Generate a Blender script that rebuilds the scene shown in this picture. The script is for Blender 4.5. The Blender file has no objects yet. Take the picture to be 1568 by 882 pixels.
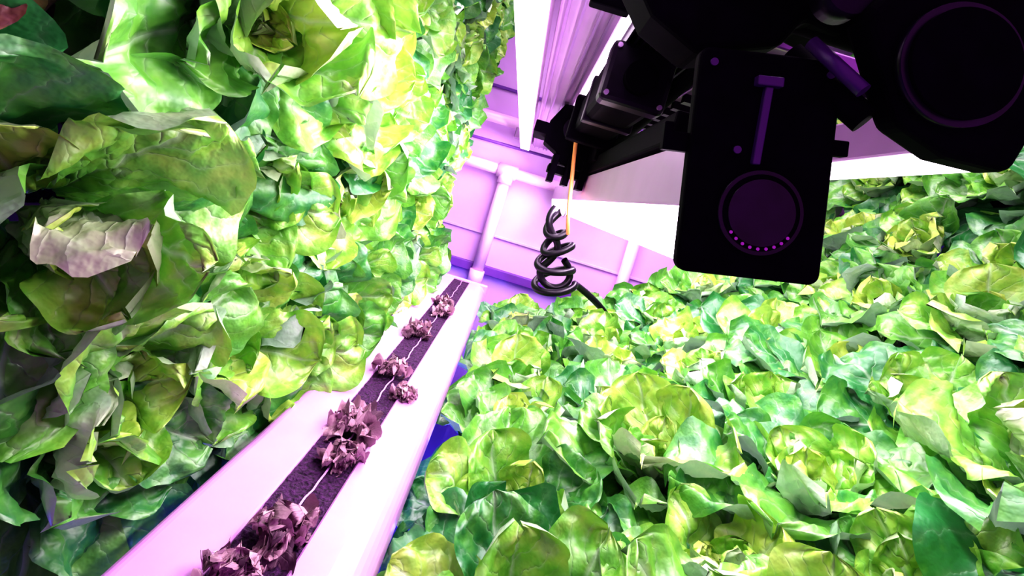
import bpy, math, random
from mathutils import Vector, Matrix, Quaternion, noise
random.seed(7)
S = bpy.context.scene
S.view_settings.view_transform = 'Standard'
try: S.view_settings.look = 'High Contrast'
except Exception as ex: print('look', ex)
S.view_settings.exposure = .15
COL = S.collection

# ------------------------------------------------------------------ materials
def newmat(name):
    m = bpy.data.materials.new(name); m.use_nodes = True
    nt = m.node_tree
    b = nt.nodes['Principled BSDF']
    return m, nt, b

def simple(name, col, rough=.5, metal=0, nscale=20, namt=.08, bump=0.0, spec=.5):
    m, nt, b = newmat(name)
    tc = nt.nodes.new('ShaderNodeTexCoord')
    n = nt.nodes.new('ShaderNodeTexNoise'); n.inputs['Scale'].default_value = nscale; n.inputs['Detail'].default_value = 3
    nt.links.new(tc.outputs['Object'], n.inputs['Vector'])
    r = nt.nodes.new('ShaderNodeValToRGB')
    r.color_ramp.elements[0].position = .3; r.color_ramp.elements[1].position = .7
    r.color_ramp.elements[0].color = tuple(c*(1-namt) for c in col)+(1,)
    r.color_ramp.elements[1].color = tuple(min(1, c*(1+namt)) for c in col)+(1,)
    nt.links.new(n.outputs['Fac'], r.inputs['Fac'])
    nt.links.new(r.outputs['Color'], b.inputs['Base Color'])
    b.inputs['Roughness'].default_value = rough; b.inputs['Metallic'].default_value = metal
    b.inputs['Specular IOR Level'].default_value = spec
    if bump:
        bp = nt.nodes.new('ShaderNodeBump'); bp.inputs['Strength'].default_value = bump; bp.inputs['Distance'].default_value = .004
        nt.links.new(n.outputs['Fac'], bp.inputs['Height']); nt.links.new(bp.outputs['Normal'], b.inputs['Normal'])
    return m

def emis(name, col, st):
    m, nt, b = newmat(name)
    b.inputs['Base Color'].default_value = col+(1,)
    b.inputs['Emission Color'].default_value = col+(1,)
    b.inputs['Emission Strength'].default_value = st
    return m

def leafmat(name, c_in, c_mid, c_out, under, vein, transl=.25, rough=.38, bumpd=.004, backamt=.5, coat=0.0):
    m, nt, b = newmat(name)
    N = nt.nodes.new; L = nt.links.new
    at = N('ShaderNodeAttribute'); at.attribute_name = 'leaf'
    sp = N('ShaderNodeSeparateColor'); L(at.outputs['Color'], sp.inputs[0])
    def math_(op, a, b_=None, clamp=False):
        n = N('ShaderNodeMath'); n.operation = op; n.use_clamp = clamp
        for i, x in enumerate((a, b_)):
            if x is None: continue
            if isinstance(x, (int, float)): n.inputs[i].default_value = x
            else: L(x, n.inputs[i])
        return n.outputs[0]
    u = math_('MULTIPLY', math_('ABSOLUTE', math_('SUBTRACT', sp.outputs[0], .5)), 2)
    v = sp.outputs[1]; age = sp.outputs[2]
    tc = N('ShaderNodeTexCoord')
    n1 = N('ShaderNodeTexNoise'); n1.inputs['Scale'].default_value = 58; n1.inputs['Detail'].default_value = 3
    L(tc.outputs['Object'], n1.inputs['Vector'])
    ph = math_('SUBTRACT', v, math_('MULTIPLY', u, .38))
    ph = math_('ADD', ph, math_('MULTIPLY', n1.outputs['Fac'], .17))
    sv = math_('SUBTRACT', 1, math_('ABSOLUTE', math_('SINE', math_('MULTIPLY', ph, 20))))
    sv = math_('MULTIPLY', math_('POWER', sv, 5), math_('SUBTRACT', 1, math_('MULTIPLY', u, .8)))
    mid = math_('SUBTRACT', 1, math_('MULTIPLY', u, 14), True)
    vn = math_('MAXIMUM', mid, math_('MULTIPLY', sv, .6))
    a2 = math_('ADD', age, math_('MULTIPLY', math_('SUBTRACT', n1.outputs['Fac'], .5), .9))
    a2 = math_('ADD', a2, math_('MULTIPLY', math_('SUBTRACT', v, .75), -.3))
    a2 = math_('ADD', a2, math_('MULTIPLY', math_('SUBTRACT', at.outputs['Alpha'], .5), .6))
    r = N('ShaderNodeValToRGB'); L(a2, r.inputs[0])
    e = r.color_ramp.elements
    e[0].position = .0; e[0].color = c_in+(1,)
    e[1].position = 1.; e[1].color = c_out+(1,)
    k = e.new(.48); k.color = c_mid+(1,)
    mx = N('ShaderNodeMix'); mx.data_type = 'RGBA'; L(math_('MULTIPLY', vn, .5), mx.inputs[0]); L(r.outputs[0], mx.inputs[6]); mx.inputs[7].default_value = vein+(1,)
    geo = N('ShaderNodeNewGeometry')
    mx2 = N('ShaderNodeMix'); mx2.data_type = 'RGBA'; L(math_('MULTIPLY', geo.outputs['Backfacing'], backamt), mx2.inputs[0]); L(mx.outputs[2], mx2.inputs[6]); mx2.inputs[7].default_value = under+(1,)  # undersides are paler; their lavender also stands in for lamp highlights
    L(mx2.outputs[2], b.inputs['Base Color'])
    b.inputs['Roughness'].default_value = rough
    b.inputs['Specular IOR Level'].default_value = .8
    b.inputs['Coat Weight'].default_value = coat; b.inputs['Coat Roughness'].default_value = .38
    h = math_('SUBTRACT', n1.outputs['Fac'], math_('MULTIPLY', vn, .35))
    bp = N('ShaderNodeBump'); bp.inputs['Strength'].default_value = 1; bp.inputs['Distance'].default_value = bumpd
    L(h, bp.inputs['Height']); L(bp.outputs['Normal'], b.inputs['Normal'])
    tr = N('ShaderNodeBsdfTranslucent'); L(mx2.outputs[2], tr.inputs['Color'])
    ms = N('ShaderNodeMixShader'); ms.inputs[0].default_value = transl
    L(b.outputs[0], ms.inputs[1]); L(tr.outputs[0], ms.inputs[2])
    out = nt.nodes['Material Output']; L(ms.outputs[0], out.inputs['Surface'])
    return m

M_leaf = leafmat('lettuce_leaf', (.52, .76, .12), (.18, .55, .05), (.018, .23, .04), (.48, .54, .56), (.60, .80, .54), transl=.16, rough=.5, bumpd=.005, coat=.9)
M_red = leafmat('red_lettuce_leaf', (.40, .42, .06), (.22, .10, .05), (.08, .015, .05), (.25, .22, .12), (.5, .3, .25), transl=.15, rough=.5, bumpd=.006, coat=.4)
M_dry = leafmat('dried_leaf', (.62, .42, .47), (.34, .20, .25), (.10, .045, .075), (.50, .32, .37), (.58, .42, .43), transl=.02, rough=.75, bumpd=.003)
M_trough = simple('pvc_pink_cast', (.70, .37, .73), .35, nscale=14, namt=.05)  # white PVC with the pink lamp cast put into its base colour
M_foam = simple('black_foam', (.045, .010, .055), .85, nscale=260, namt=.9, bump=1.0)
M_wall = simple('wall_pink_cast', (.74, .44, .86), .45, nscale=3, namt=.06)  # magenta grow light is carried by the wall's base colour
M_side = simple('side_wall_blue_cast', (.16, .09, .45), .5, nscale=3, namt=.06)  # pale side walls; the blue glow is painted into their colour
M_floor = simple('floor_blue_cast', (.14, .11, .55), .4, nscale=4, namt=.1)  # white floor, blue light painted into its colour
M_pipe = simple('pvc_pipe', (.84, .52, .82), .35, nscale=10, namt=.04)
M_rail = simple('violet_rail', (.18, .05, .36), .5)
M_alu = simple('anodised_aluminium', (.5, .28, .58), .3, .5, nscale=40, namt=.05)
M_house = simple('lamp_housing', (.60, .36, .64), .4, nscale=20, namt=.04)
M_black = simple('black_plastic', (.0035, .001, .006), .7, nscale=60, namt=.3, spec=.05)
M_blk2 = simple('black_anodised', (.010, .003, .016), .45, .1, nscale=60, namt=.3, spec=.25)
M_disc = simple('dark_violet_glass', (.010, .002, .016), .3, nscale=60, namt=.5, spec=.4)
M_purp = simple('violet_plastic', (.07, .02, .12), .35)
M_led = emis('led_strip', (1, .84, 1), 4)
M_dot = emis('indicator_led', (.5, .06, .5), .10)
M_orange = simple('orange_wire', (.85, .35, .12), .5)
M_cable = simple('black_cable', (.006, .002, .01), .35)

# ------------------------------------------------------------------ helpers
def link(o, parent=None):
    COL.objects.link(o)
    if parent: o.parent = parent
    return o
def empty(name):
    e = bpy.data.objects.new(name, None); e.empty_display_size = .05
    return link(e)
def meshobj(name, vs, fs, mat, parent=None, smooth=False, bevel=0, seg=2):
    me = bpy.data.meshes.new(name); me.from_pydata(vs, [], fs); me.update()
    me.materials.append(mat)
    if smooth:
        for p in me.polygons: p.use_smooth = True
    o = bpy.data.objects.new(name, me); link(o, parent)
    if bevel:
        b = o.modifiers.new('bevel', 'BEVEL'); b.width = bevel; b.segments = seg; b.limit_method = 'ANGLE'
    return o
def box(name, x0, x1, y0, y1, z0, z1, mat, parent=None, bevel=0, rot=None, seg=2):
    c = Vector(((x0+x1)/2, (y0+y1)/2, (z0+z1)/2))
    hx, hy, hz = (x1-x0)/2, (y1-y0)/2, (z1-z0)/2
    vs = [(sx*hx, sy*hy, sz*hz) for sx in (-1, 1) for sy in (-1, 1) for sz in (-1, 1)]
    fs = [(0, 1, 3, 2), (4, 6, 7, 5), (0, 4, 5, 1), (2, 3, 7, 6), (0, 2, 6, 4), (1, 5, 7, 3)]
    o = meshobj(name, vs, fs, mat, parent, bevel=bevel, seg=seg)
    o.location = c
    if rot: o.rotation_euler = rot
    return o
def prism(name, poly, y0, y1, mat, parent=None, bevel=.004, seg=3):
    n = len(poly)
    vs = [(x, y0, z) for x, z in poly]+[(x, y1, z) for x, z in poly]
    area = sum(poly[i][0]*poly[(i+1) % n][1]-poly[(i+1) % n][0]*poly[i][1] for i in range(n))
    f0 = list(range(n)); f1 = list(range(2*n-1, n-1, -1))
    if area < 0: f0 = f0[::-1]; f1 = f1[::-1]
    fs = [f0, f1]
    for i in range(n):
        j = (i+1) % n
        fs.append((i, i+n, j+n, j) if area > 0 else (i, j, j+n, i+n))
    return meshobj(name, vs, fs, mat, parent, bevel=bevel, seg=seg)
def cyl(name, p0, p1, r, mat, parent=None, n=28, r2=None, cap=True):
    p0 = Vector(p0); p1 = Vector(p1); d = p1-p0; q = d.to_track_quat('Z', 'Y'); r2 = r if r2 is None else r2
    vs = []
    for k, (p, rr) in enumerate(((p0, r), (p1, r2))):
        for i in range(n):
            a = 2*math.pi*i/n
            vs.append(p+q @ Vector((rr*math.cos(a), rr*math.sin(a), 0)))
    fs = [(i, (i+1) % n, n+(i+1) % n, n+i) for i in range(n)]
    if cap: fs += [list(range(n))[::-1], list(range(n, 2*n))]
    o = meshobj(name, vs, fs, mat, parent)
    for p in o.data.polygons: p.use_smooth = len(p.vertices) == 4
    return o
def tube(name, pts, r, mat, parent=None, n=10):
    c = bpy.data.curves.new(name, 'CURVE'); c.dimensions = '3D'; c.bevel_depth = r; c.bevel_resolution = 4; c.resolution_u = 6
    s = c.splines.new('NURBS'); s.points.add(len(pts)-1)
    for i, p in enumerate(pts): s.points[i].co = (*p, 1)
    s.use_endpoint_u = True; s.order_u = 4
    c.materials.append(mat)
    o = bpy.data.objects.new(name, c); return link(o, parent)

# ------------------------------------------------------------------ lettuce
def leaf_geo(V, F, C, L, W, e0, curl, cup, ruf, yaw, r0, z0, age, rng, nu=16, nv=20, blis=.004, cexp=2.0, sidev=.3, fine=.3):
    base = len(V)
    r, z = r0, z0
    ds = L/nv
    cy, sy = math.cos(yaw), math.sin(yaw)
    ph1, ph2 = rng.uniform(0, 6.3), rng.uniform(0, 6.3)
    fr = rng.uniform(10, 17); rnd = rng.random(); off = rng.uniform(0, 50)
    side = rng.uniform(-sidev, sidev)
    for j in range(nv+1):
        v = j/nv
        ang = e0+curl*v**cexp+.14*math.sin(v*3+ph1)
        if j: r += math.cos(ang)*ds; z += math.sin(ang)*ds
        nx, nz = -math.sin(ang), math.cos(ang)
        sh = (.2+.8*math.sin(min(v/.66, 1)*math.pi/2)**1.25)*math.sqrt(max(.003, 1-(max(0, v-.56)/.44)**2.4))
        sh *= 1+.04*math.sin(v*19+off)
        w = W*sh
        for i in range(nu+1):
            u = -1+2*i/nu
            phi = u*cup*(0.6+.4*v)
            lat = w*math.sin(phi)/cup; lift = w*(1-math.cos(phi))/cup
            au = abs(u)
            edge = max(au**2.4, max(0, (v-.55)/.45)**1.8*.9)
            lift += ruf*W*edge*math.sin(fr*(v*.8)+(ph1 if u > 0 else ph2)+u*2.5)*min(1, v*2)
            lift += ruf*W*fine*edge*math.sin(fr*2.1*v+u*9+ph2)
            lift += -.06*W*math.exp(-(u*8)**2)
            pk = math.sin((v-.38*au)*20+off)
            bl = blis*(noise.noise(Vector((u*2.2+off, v*3.6, off*.7)))*1.8+.30*pk*(1-au*.5)+1.2*abs(noise.noise(Vector((u*5+off, v*8, off))))+.35*noise.noise(Vector((u*11+off, v*17, off))))
            lift += bl*min(1, v*3)
            lat += side*W*v*v
            rr = r+nx*lift; zz = z+nz*lift
            V.append((rr*cy-lat*sy, rr*sy+lat*cy, zz))
            C.append(((u+1)/2, v, age, rnd))
    for j in range(nv):
        for i in range(nu):
            a = base+j*(nu+1)+i
            F.append((a, a+nu+1, a+nu+2, a+1))

def finish_leafmesh(name, V, F, C, mat):
    me = bpy.data.meshes.new(name); me.from_pydata(V, [], F); me.update()
    at = me.attributes.new('leaf', 'FLOAT_COLOR', 'POINT')
    at.data.foreach_set('color', [x for c in C for x in c])
    me.polygons.foreach_set('use_smooth', [True]*len(me.polygons))
    me.materials.append(mat)
    return me

def head_mesh(name, seed, n=25, scale=1.0, openness=1.0, res=(14, 16), mat=None):
    rng = random.Random(seed)
    V, F, C = [], [], []
    for i in range(n):
        t = i/(n-1)
        L = (.050+.088*t**.6)*rng.uniform(.84, 1.15)*scale
        W = L*rng.uniform(.44, .57)
        e0 = math.radians(80-54*t**.8*openness+rng.uniform(-12, 12))
        curl = math.radians(10-62*t+rng.uniform(-34, 28))
        cup = 1.1-.6*t+rng.uniform(-.2, .2)
        leaf_geo(V, F, C, L, W, e0, curl, cup, rng.uniform(.12, .25), i*2.39996+rng.uniform(-.4, .4), .008+.016*t, .012*(1-t)+rng.uniform(-.006, .016), .1+.85*t, rng, *res, blis=.0052*scale)
    return finish_leafmesh(name, V, F, C, mat or M_leaf)

HEADS = [head_mesh('lettuce_head_mesh_%d' % k, 11+k*5, n=20+(k % 3)*2, openness=(.9, 1.0, 1.1)[k % 3]) for k in range(9)]
HERO = [head_mesh('lettuce_hero_mesh_%d' % k, 101+k*9, n=22+k % 2*2, openness=(.9, 1.05, 1.1, 1.0, .95)[k], res=(24, 28)) for k in range(5)]
RED = head_mesh('red_lettuce_mesh', 77, n=18, openness=1.1, res=(24, 28), mat=M_red)

def put_head(parent, loc, nrm, sc, rng, hero=False, jit=.25, me=None):
    m2 = rng.choice(HERO if hero else HEADS)
    me = me or m2
    o = bpy.data.objects.new('lettuce_head', me); link(o, parent)
    n = Vector(nrm)+Vector((rng.uniform(-jit, jit), rng.uniform(-jit, jit), rng.uniform(-jit, jit)))
    q = n.normalized().to_track_quat('Z', 'Y') @ Quaternion((0, 0, 1), rng.uniform(0, 6.3))
    o.rotation_mode = 'QUATERNION'; o.rotation_quaternion = q
    o.location = loc; o.scale = (sc, sc, sc)
    return o

# ------------------------------------------------------------------ troughs
def trough_mesh(y0=.1, y1=1.86, w=.187, sl=.066, sr=.123, depth=.075):
    R = .022
    sec = []
    for k in range(7):
        a = math.pi - k*math.pi/12
        sec.append((R*.6+R*.6*math.cos(a), -R*.6+R*.6*math.sin(a)))
    sec += [(sl-.002, 0), (sl, -.002), (sl, -.016)]
    sec2 = [(sr, -.016), (sr, -.002), (sr+.002, 0)]
    for k in range(9):
        a = math.pi/2 - k*math.pi/16
        sec2.append((w-R*1.5+R*1.5*math.cos(a), -R*1.5+R*1.5*math.sin(a)))
    sec = [(0, -depth)]+sec+sec2+[(w, -depth)]
    n = len(sec)
    vs = [(x, y0, z) for x, z in sec]+[(x, y1, z) for x, z in sec]
    fs = [(i, (i+1) % n, n+(i+1) % n, n+i) for i in range(n)]
    fs += [list(range(n))[::-1], list(range(n, 2*n))]
    me = bpy.data.meshes.new('trough_mesh'); me.from_pydata(vs, [], fs); me.update()
    me.materials.append(M_trough)
    return me
TM = trough_mesh()
def foam_mesh(y0=.1, y1=1.86, sl=.066, sr=.123):
    V = []; F = []
    nx, ny = 8, 300
    for j in range(ny+1):
        for i in range(nx+1):
            x = sl+(sr-sl)*i/nx; y = y0+(y1-y0)*j/ny
            z = -.004+.0028*noise.noise(Vector((x*220, y*220, 3)))+.0015*noise.noise(Vector((x*600, y*600, 9)))
            V.append((x, y, z))
    for j in range(ny):
        for i in range(nx):
            a = j*(nx+1)+i; F.append((a, a+1, a+nx+2, a+nx+1))
    me = bpy.data.meshes.new('foam_mesh'); me.from_pydata(V, [], F); me.update(); me.materials.append(M_foam)
    return me
FOAM = foam_mesh()
def put_trough(name, loc, ang, parent=None):
    e = empty(name); e.location = loc; e.rotation_euler = (0, ang, 0)
    if parent: e.parent = parent
    a = bpy.data.objects.new('channel', TM); link(a, e)
    b = bpy.data.objects.new('foam_insert', FOAM); link(b, e)
    return e

mt = put_trough('grow_trough', (-.217, 0, -.35), 0)
wv = []; wf = []
for j in range(120):
    y = .12+1.72*j/119; x = .0985+.0012*math.sin(j*.9)+.0008*math.sin(j*2.3)
    wv += [(x-.0011, y, .0008), (x+.0011, y, .0008)]
for j in range(119): wf.append((2*j, 2*j+1, 2*j+3, 2*j+2))
meshobj('wick_strip', wv, wf, M_trough, mt)
box('end_cap', -.004, .191, 1.855, 1.875, -.08, .004, M_trough, mt, bevel=.005)

def dried(loc, r, seed):
    rng = random.Random(seed); V, F, C = [], [], []
    for i in range(24):
        L = r*rng.uniform(.5, .95); W = L*rng.uniform(.5, .7)
        leaf_geo(V, F, C, L, W, math.radians(rng.uniform(20, 100)), math.radians(rng.uniform(-150, 70)), rng.uniform(.9, 1.8), rng.uniform(.35, .6), i*2.4, .004, .0, rng.random(), rng, 16, 18, blis=.003, cexp=1.3, fine=.3)
    me = finish_leafmesh('dried_plant_mesh', V, F, C, M_dry)
    o = bpy.data.objects.new('dried_seedling', me); link(o, mt); o.location = Vector(loc)-Vector((-.217, 0, -.35))
    return o
for k, (x, y, r) in enumerate([(-.122, 1.42, .034), (-.112, 1.32, .034), (-.130, 1.10, .036), (-.126, .86, .036), (-.085, .79, .022), (-.126, .655, .038), (-.108, .585, .028), (-.118, .45, .036), (-.128, .395, .026)]):
    dried((x, y, -.350), r, 50+k)

# ------------------------------------------------------------------ crops
rng = random.Random(12)
left = empty('lettuce_wall_crop')
zs = [-.30, -.10, .10, .30, .50, .69, .88]
for iz, z in enumerate(zs):
    y = .30+(.10 if iz % 2 else 0)
    while y < 1.92:
        hero = y < .95 and z < .4
        skip = (iz == 0 and y < .55) or (iz == 2 and y < .35)
        if not skip:
            xb = -.365+(.035 if iz == 0 else 0)
            sc = rng.uniform(1.12, 1.3)*(1.05 if y < .8 else 1)
            put_head(left, (xb+rng.uniform(-.02, .02), y+rng.uniform(-.02, .02), z+rng.uniform(-.02, .02)), (1, -.3, .05), sc, rng, hero)
        y += .195
r2 = random.Random(4)
put_head(left, (-.345, .58, -.26), (1, -.25, .25), 1.2, r2, True, .05)
put_head(left, (-.350, .44, -.285), (1, -.2, .15), 1.15, r2, True, .05)
put_head(left, (-.345, .80, -.315), (1, -.2, .1), 1.15, r2, True, .05)
put_head(left, (-.375, .23, .085), (1, .1, -.1), 1.1, r2, True, .05, me=RED)
for iz, z in enumerate(zs):
    put_trough('channel_row', (-.40, 0, z+.095), math.radians(90), left)

right = empty('lettuce_bank_crop')
prof = [(.045, -.40), (.25, -.335), (.5, -.22), (.75, -.05), (.96, .2), (1.05, .5), (1.02, .85), (.93, 1.15)]
def along(s):
    for a, b in zip(prof, prof[1:]):
        d = math.dist(a, b)
        if s <= d:
            t = s/d; tx, tz = (b[0]-a[0])/d, (b[1]-a[1])/d
            return (a[0]+(b[0]-a[0])*t, a[1]+(b[1]-a[1])*t), (tx, tz)
        s -= d
    return None
s = .07; k = 0
while True:
    r_ = along(s)
    if not r_: break
    (px, pz), (tx, tz) = r_
    nx, nz = -tz, tx
    bx, bz = px-nx*.105, pz-nz*.105
    y = .30+(.105 if k % 2 else 0)
    while y < 1.92:
        put_head(right, (bx+rng.uniform(-.02, .02), y+rng.uniform(-.02, .02), bz+rng.uniform(-.015, .015)), (nx, -.25, nz+.1), rng.uniform(1.15, 1.4), rng, y < .9 and s < 1.0, .22)
        y += .21
    ang = -math.atan2(tz, tx)
    cx, cz = bx-tx*.0935-nx*.012, bz-tz*.0935-nz*.012
    put_trough('channel_row', (cx, 0, cz), ang, right)
    s += .205; k += 1

# ------------------------------------------------------------------ room
box('wall_back', -1.0, 1.6, 2.1, 2.16, -.9, 1.4, M_wall)
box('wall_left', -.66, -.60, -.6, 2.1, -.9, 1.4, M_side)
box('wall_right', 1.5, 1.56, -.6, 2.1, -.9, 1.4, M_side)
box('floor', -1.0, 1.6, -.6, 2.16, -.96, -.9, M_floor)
box('ceiling', -1.0, 1.6, -.6, 2.16, 1.4, 1.46, M_wall)
box('trim_1', -.6, 1.5, 2.07, 2.1, -.345, -.31, M_rail, bevel=.003)
box('trim_2', -.6, 1.5, 2.088, 2.1, -.19, -.18, M_wall, bevel=.002)
box('trim_3', -.6, 1.5, 2.088, 2.1, .40, .412, M_rail, bevel=.002)

pf = empty('pvc_pipe_frame')
cyl('horizontal_pipe', (-.6, 2.05, .08), (.14, 2.05, .08), .022, M_pipe, pf)
cyl('upper_pipe', (-.6, 2.05, .275), (-.02, 2.05, .275), .022, M_pipe, pf)
cyl('drop_pipe', (-.088, 2.05, .08), (-.088, 2.05, -.40), .024, M_pipe, pf)
cyl('tee_collar', (-.128, 2.05, .08), (-.048, 2.05, .08), .029, M_pipe, pf)
cyl('tee_neck', (-.088, 2.05, .07), (-.088, 2.05, .03), .030, M_pipe, pf)
cyl('foot_collar', (-.088, 2.05, -.33), (-.088, 2.05, -.40), .030, M_pipe, pf)
cyl('drop_pipe_far', (.48, 2.05, .05), (.48, 2.05, -.5), .024, M_pipe, pf)
cyl('link_pipe', (.14, 2.05, .08), (.48, 2.05, .05), .022, M_pipe, pf)
cyl('stay_rod', (-.6, 2.04, .17), (.14, 2.04, .185), .006, M_rail, pf)

# ------------------------------------------------------------------ LED bars
def area(name, loc, sx, sy, nrm, power, col, parent=None, spread=180):
    l = bpy.data.lights.new(name, 'AREA'); l.shape = 'RECTANGLE'; l.size = sx; l.size_y = sy
    l.energy = power; l.color = col; l.spread = math.radians(spread)
    o = bpy.data.objects.new(name, l); link(o, parent)
    o.location = loc
    n = Vector(nrm).normalized()
    z = -n; yv = Vector((0, 1, 0)); x = yv.cross(z).normalized(); yv = z.cross(x)
    o.rotation_euler = Matrix((x, yv, z)).transposed().to_euler()
    return o
PINK = (1, .76, 1)
ba = empty('led_light_bar')
box('housing', -.066, -.028, .22, 2.0, .186, .212, M_house, ba, bevel=.003)
box('diffuser', -.064, -.030, .225, 1.99, .180, .187, M_led, ba)
area('lamp', (-.047, 1.15, .178), .03, 1.55, (-1, 0, -.8), 11, PINK, ba)

bb = empty('led_light_bar')
prism('housing', [(.110, .028), (.110, .078), (.135, .078), (.150, .03), (.122, .022)], .36, 2.0, M_house, bb, bevel=.002)
prism('diffuser', [(.111, .028), (.121, -.011), (.127, -.009), (.13, .026)], .37, 1.99, M_led, bb, bevel=0)
area('lamp', (.110, 1.15, .006), .035, 1.6, (-1, 0, -.3), 5.5, PINK, bb)

bc = empty('led_light_bar')
box('housing', .300, .328, .38, 2.0, .130, .175, M_house, bc, bevel=.003)
box('diffuser', .302, .326, .385, 1.99, .120, .131, M_led, bc)
area('lamp', (.314, 1.1, .118), .024, 1.5, (.5, 0, -1), 12, PINK, bc)

cp = empty('added_top_light')  # overhead panel out of view, added to brighten the right crop
box('frame', .15, .75, .2, 1.7, .98, 1.02, M_house, cp, bevel=.005)
for k in range(4):
    box('tube_%d' % k, .20+.14*k, .26+.14*k, .25, 1.65, .965, .985, M_led, cp, bevel=.004)
area('lamp', (.44, .95, .955), .48, 1.4, (-.1, 0, -1), 18, PINK, cp)
cyl('hanger_1', (.45, .4, 1.02), (.45, .4, 1.4), .006, M_blk2, cp)
cyl('hanger_2', (.45, 1.5, 1.02), (.45, 1.5, 1.4), .006, M_blk2, cp)

for x, y in ((-.45, .7), (.1, 1.2)):
    fb = empty('added_blue_light')  # unseen blue light added to make the floor and lower wall glow
    cyl('tube', (x, y-.5, -.82), (x, y+.5, -.82), .015, M_purp, fb)
    area('lamp', (x, y, -.80), .03, 1.0, (0, 0, 1), 4, (.14, .18, 1), fb)
    area('blue_fill_low', (x, y, -.84), .03, 1.0, (0, 0, -1), 1.8 if x < 0 else .8, (.08, .2, 1), fb)

# ------------------------------------------------------------------ gantry beam
g = empty('gantry_beam')
box('beam', -.022, .045, .25, 2.0, .205, .26, M_house, g, bevel=.003)
for x in (-.012, .004, .022, .034):
    box('groove_rib', x-.0015, x+.0015, .25, 1.99, .199, .206, M_alu, g)
box('light_slot', .047, .054, .25, 1.1, .203, .215, M_led, g)
box('heatsink_core', .058, .15, .28, 1.0, .215, .25, M_blk2, g, bevel=.002)
for k in range(11):
    x = .060+k*.0085
    box('fin_%d' % k, x-.0012, x+.0012, .28, 1.0, .198, .216, M_blk2, g)
box('cross_tie', -.1, .16, 1.95, 2.0, .21, .25, M_alu, g, bevel=.003)

# ------------------------------------------------------------------ carriage
c = empty('gantry_carriage')
box('side_bar', .106, .134, .44, 1.25, .082, .112, M_black, c, bevel=.003)
box('motor', .050, .118, .58, .90, .135, .196, M_black, c, bevel=.010)
box('motor_cap', .047, .122, .565, .60, .13, .2, M_blk2, c, bevel=.006)
cyl('motor_boss', (.085, .566, .162), (.085, .55, .162), .018, M_black, c)
box('motor_rear', .040, .126, .88, .91, .12, .2, M_black, c, bevel=.004)
for sx, sz in ((.054, .138), (.115, .138), (.054, .192), (.115, .192)):
    cyl('screw', (sx, .566, sz), (sx, .561, sz), .0028, M_alu, c)
box('motor_band', .048, .121, .73, .755, .131, .198, M_blk2, c, bevel=.002)
cyl('strut', (.135, .42, .19), (.128, 1.0, .12), .008, M_black, c)
prism('trolley_plate', [(.008, .118), (.008, .16), (.028, .20), (.10, .205), (.118, .16), (.118, .085), (.05, .085), (.035, .105)], 1.0, 1.07, M_black, c, bevel=.003)
box('trolley_arm', -.018, .03, 1.0, 1.12, .132, .155, M_black, c, bevel=.002)
cyl('pulley', (.06, .99, .155), (.06, 1.00, .155), .024, M_blk2, c)
cyl('pulley_hub', (.06, .982, .155), (.06, 1.00, .155), .008, M_alu, c)
for x in (.04, .07, .10):
    box('finger', x-.006, x+.006, .99, 1.05, .045, .10, M_black, c, bevel=.001)
box('foot_clamp', .03, .108, 1.0, 1.06, .064, .080, M_black, c, bevel=.002)
box('bridge', .1, .135, .9, 1.08, .10, .16, M_black, c, bevel=.004)
box('hook_stem', .030, .042, .44, .452, .185, .235, M_black, c, bevel=.002)
box('hook_base', .010, .042, .438, .454, .178, .190, M_black, c, bevel=.002)
box('hook_tip', .006, .014, .438, .454, .178, .205, M_black, c, bevel=.002)

# ------------------------------------------------------------------ sensor head (near, dark)
h = empty('robot_sensor_head')
prism('body', [(.018, .175), (.047, .142), (.084, .126), (.136, .147), (.146, .170), (.175, .165), (.185, .22), (.078, .23)], .34, .39, M_black, h, bevel=.006)
def local(cx, cz, ang, pts):
    ca, sa = math.cos(ang), math.sin(ang)
    return [(cx+x*ca-z*sa, cz+x*sa+z*ca) for x, z in pts]
def rrect(w, hh, r, n=6):
    out = []
    for (sx, sz, a0) in ((1, 1, 0), (-1, 1, 90), (-1, -1, 180), (1, -1, 270)):
        for k in range(n+1):
            a = math.radians(a0+90*k/n)
            out.append((sx*(w-r)+r*math.cos(a), sz*(hh-r)+r*math.sin(a)))
    return out
A = math.radians(10.5); CX, CZ = .1345, .0615
prism('front_case', local(CX, CZ, A, rrect(.0445, .070, .007)), .315, .327, M_black, h, bevel=.003)
def disc(name, lx, lz, r, d0, d1, mat, cx=CX, cz=CZ, a=A, yf=.315):
    (x, z), = local(cx, cz, a, [(lx, lz)])
    return cyl(name, (x, yf-d0, z), (x, yf-d1, z), r, mat, h, n=48)
disc('lens_ring', .002, -.029, .026, -.002, .003, M_disc)
disc('lens_groove', .002, -.029, .0235, .0, .0036, M_black)
disc('lens_glass', .002, -.029, .0205, .0, .0045, M_disc)
for k in range(9):
    a = math.radians(218+k*13)
    disc('indicator_%d' % k, .002+.022*math.cos(a), -.029+.022*math.sin(a), .0010, .003, .0042, M_dot)
prism('slot_bar', local(CX, CZ, A, [(-.007, .0), (-.002, .0), (.001, .048), (-.004, .048)]), .311, .318, M_purp, h, bevel=.001)
prism('slot_head', local(CX, CZ, A, [(-.010, .048), (.006, .048), (.006, .054), (-.010, .054)]), .309, .318, M_purp, h, bevel=.001)
for lx, lz in ((-.036, .060), (.036, .060), (-.016, .008)):
    disc('screw', lx, lz, .0024, .0, .0018, M_purp)
prism('side_lug', local(CX, CZ, A, [(-.060, .004), (-.043, .004), (-.043, .016), (-.054, .016), (-.054, .022), (-.060, .022)]), .32, .328, M_black, h, bevel=.001)
prism('side_lug', local(CX, CZ, A, [(.043, .012), (.056, .012), (.056, .022), (.043, .022)]), .32, .328, M_black, h, bevel=.001)
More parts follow.
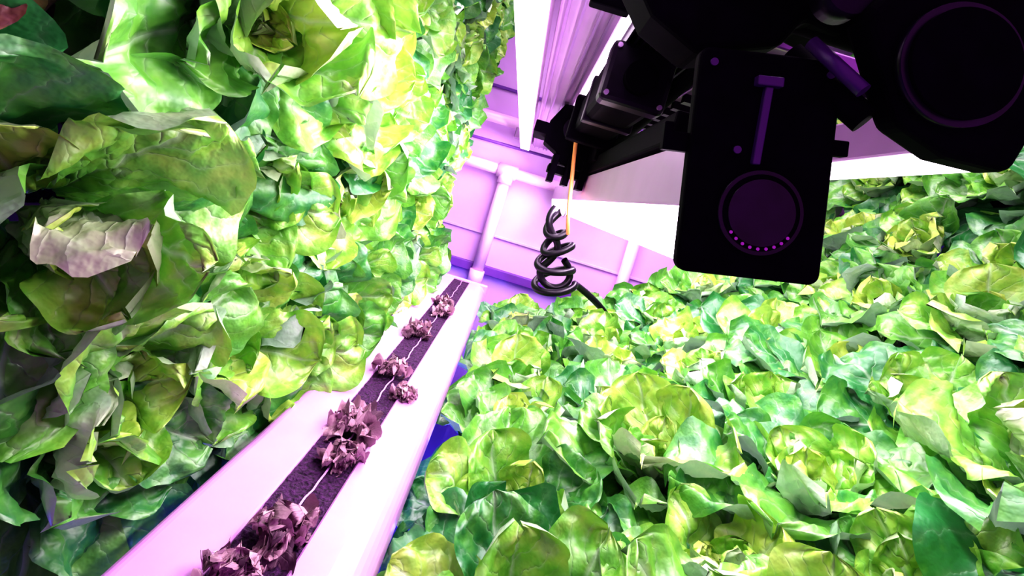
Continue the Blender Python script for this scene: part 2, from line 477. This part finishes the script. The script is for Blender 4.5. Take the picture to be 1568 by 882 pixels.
prism('right_case', [(.156, .158), (.193, .102), (.225, .092), (.262, .094), (.272, .134), (.256, .212), (.19, .22)], .29, .315, M_black, h, bevel=.006)
cyl('right_drum', (.2125, .292, .142), (.2125, .284, .142), .035, M_disc, h, n=48)
cyl('right_drum_cap', (.2125, .286, .142), (.2125, .281, .142), .031, M_black, h, n=48)
cyl('link_rod', (.142, .315, .143), (.170, .295, .116), .0045, M_purp, h)  # violet here stands in for purple light falling on the rod
cyl('link_rod', (.14, .335, .14), (.185, .31, .105), .009, M_black, h)
cyl('cross_shaft', (.13, .37, .19), (.24, .33, .17), .018, M_black, h)
cyl('knuckle', (.150, .32, .175), (.150, .30, .175), .016, M_blk2, h)
cyl('mast', (.12, .39, .2), (.12, .39, 1.4), .012, M_black, h)
mnt = empty('slotted_mount_plate')
box('plate', .15, .27, .42, .9, .178, .19, M_alu, mnt, bevel=.002)
for k in range(10):
    box('slat_%d' % k, .153, .267, .44+.045*k, .455+.045*k, .168, .179, M_blk2, mnt)

# ------------------------------------------------------------------ cable
cb = empty('coiled_cable')
pts = []
a0 = Vector((.11, 1.5, -.015)); a1 = Vector((.165, 1.5, -.225))
turns = 4
for i in range(turns*14+1):
    t = i/(turns*14); a = 2*math.pi*turns*t
    rr = .020+.040*t+.010*math.sin(a*.37+1)
    p = a0.lerp(a1, t**.9)
    pts.append((p.x+rr*math.cos(a)+.008*math.sin(a*.6), p.y+rr*math.sin(a)*.8, p.z+.028*math.sin(a+1)+.012*math.cos(a*.45)))
pts += [(.22, 1.52, -.20), (.27, 1.56, -.22), (.36, 1.62, -.27), (.43, 1.7, -.34)]
tube('coil', pts, .0105, M_cable, cb)
tube('loop', [(.10, 1.49, -.0), (.085, 1.48, -.03), (.10, 1.48, -.07), (.15, 1.49, -.10), (.13, 1.5, -.16), (.10, 1.5, -.19), (.14, 1.5, -.235), (.2, 1.5, -.22), (.21, 1.52, -.17), (.17, 1.5, -.14)], .0105, M_cable, cb)
tube('drop_wire', [(.063, .96, .14), (.068, .96, .11), (.088, .98, .02), (.1, 1.03, -.02), (.11, 1.04, -.045)], .0038, M_orange, cb)
tube('drop_wire_thin', [(.062, .965, .15), (.08, .98, .05), (.098, 1.03, -.02), (.12, 1.4, -.02), (.115, 1.5, 0)], .002, M_trough, cb)

# ------------------------------------------------------------------ world + camera
w = bpy.data.worlds.new('World'); S.world = w; w.use_nodes = True
w.node_tree.nodes['Background'].inputs[0].default_value = (.70, .18, .80, 1)
w.node_tree.nodes['Background'].inputs[1].default_value = .75

cam = bpy.data.cameras.new('camera'); co = bpy.data.objects.new('camera', cam); link(co)
cam.lens = 18; cam.sensor_width = 36; cam.clip_start = .01
cam.shift_x = -20/1920; cam.shift_y = -170/1920
r = math.radians(17)
R = Matrix(((math.cos(r), -math.sin(r), 0), (0, 0, -1), (math.sin(r), math.cos(r), 0)))
co.rotation_euler = R.to_euler()
S.camera = co
for o in bpy.data.objects:
    if o.parent is None: o.location.z += .9
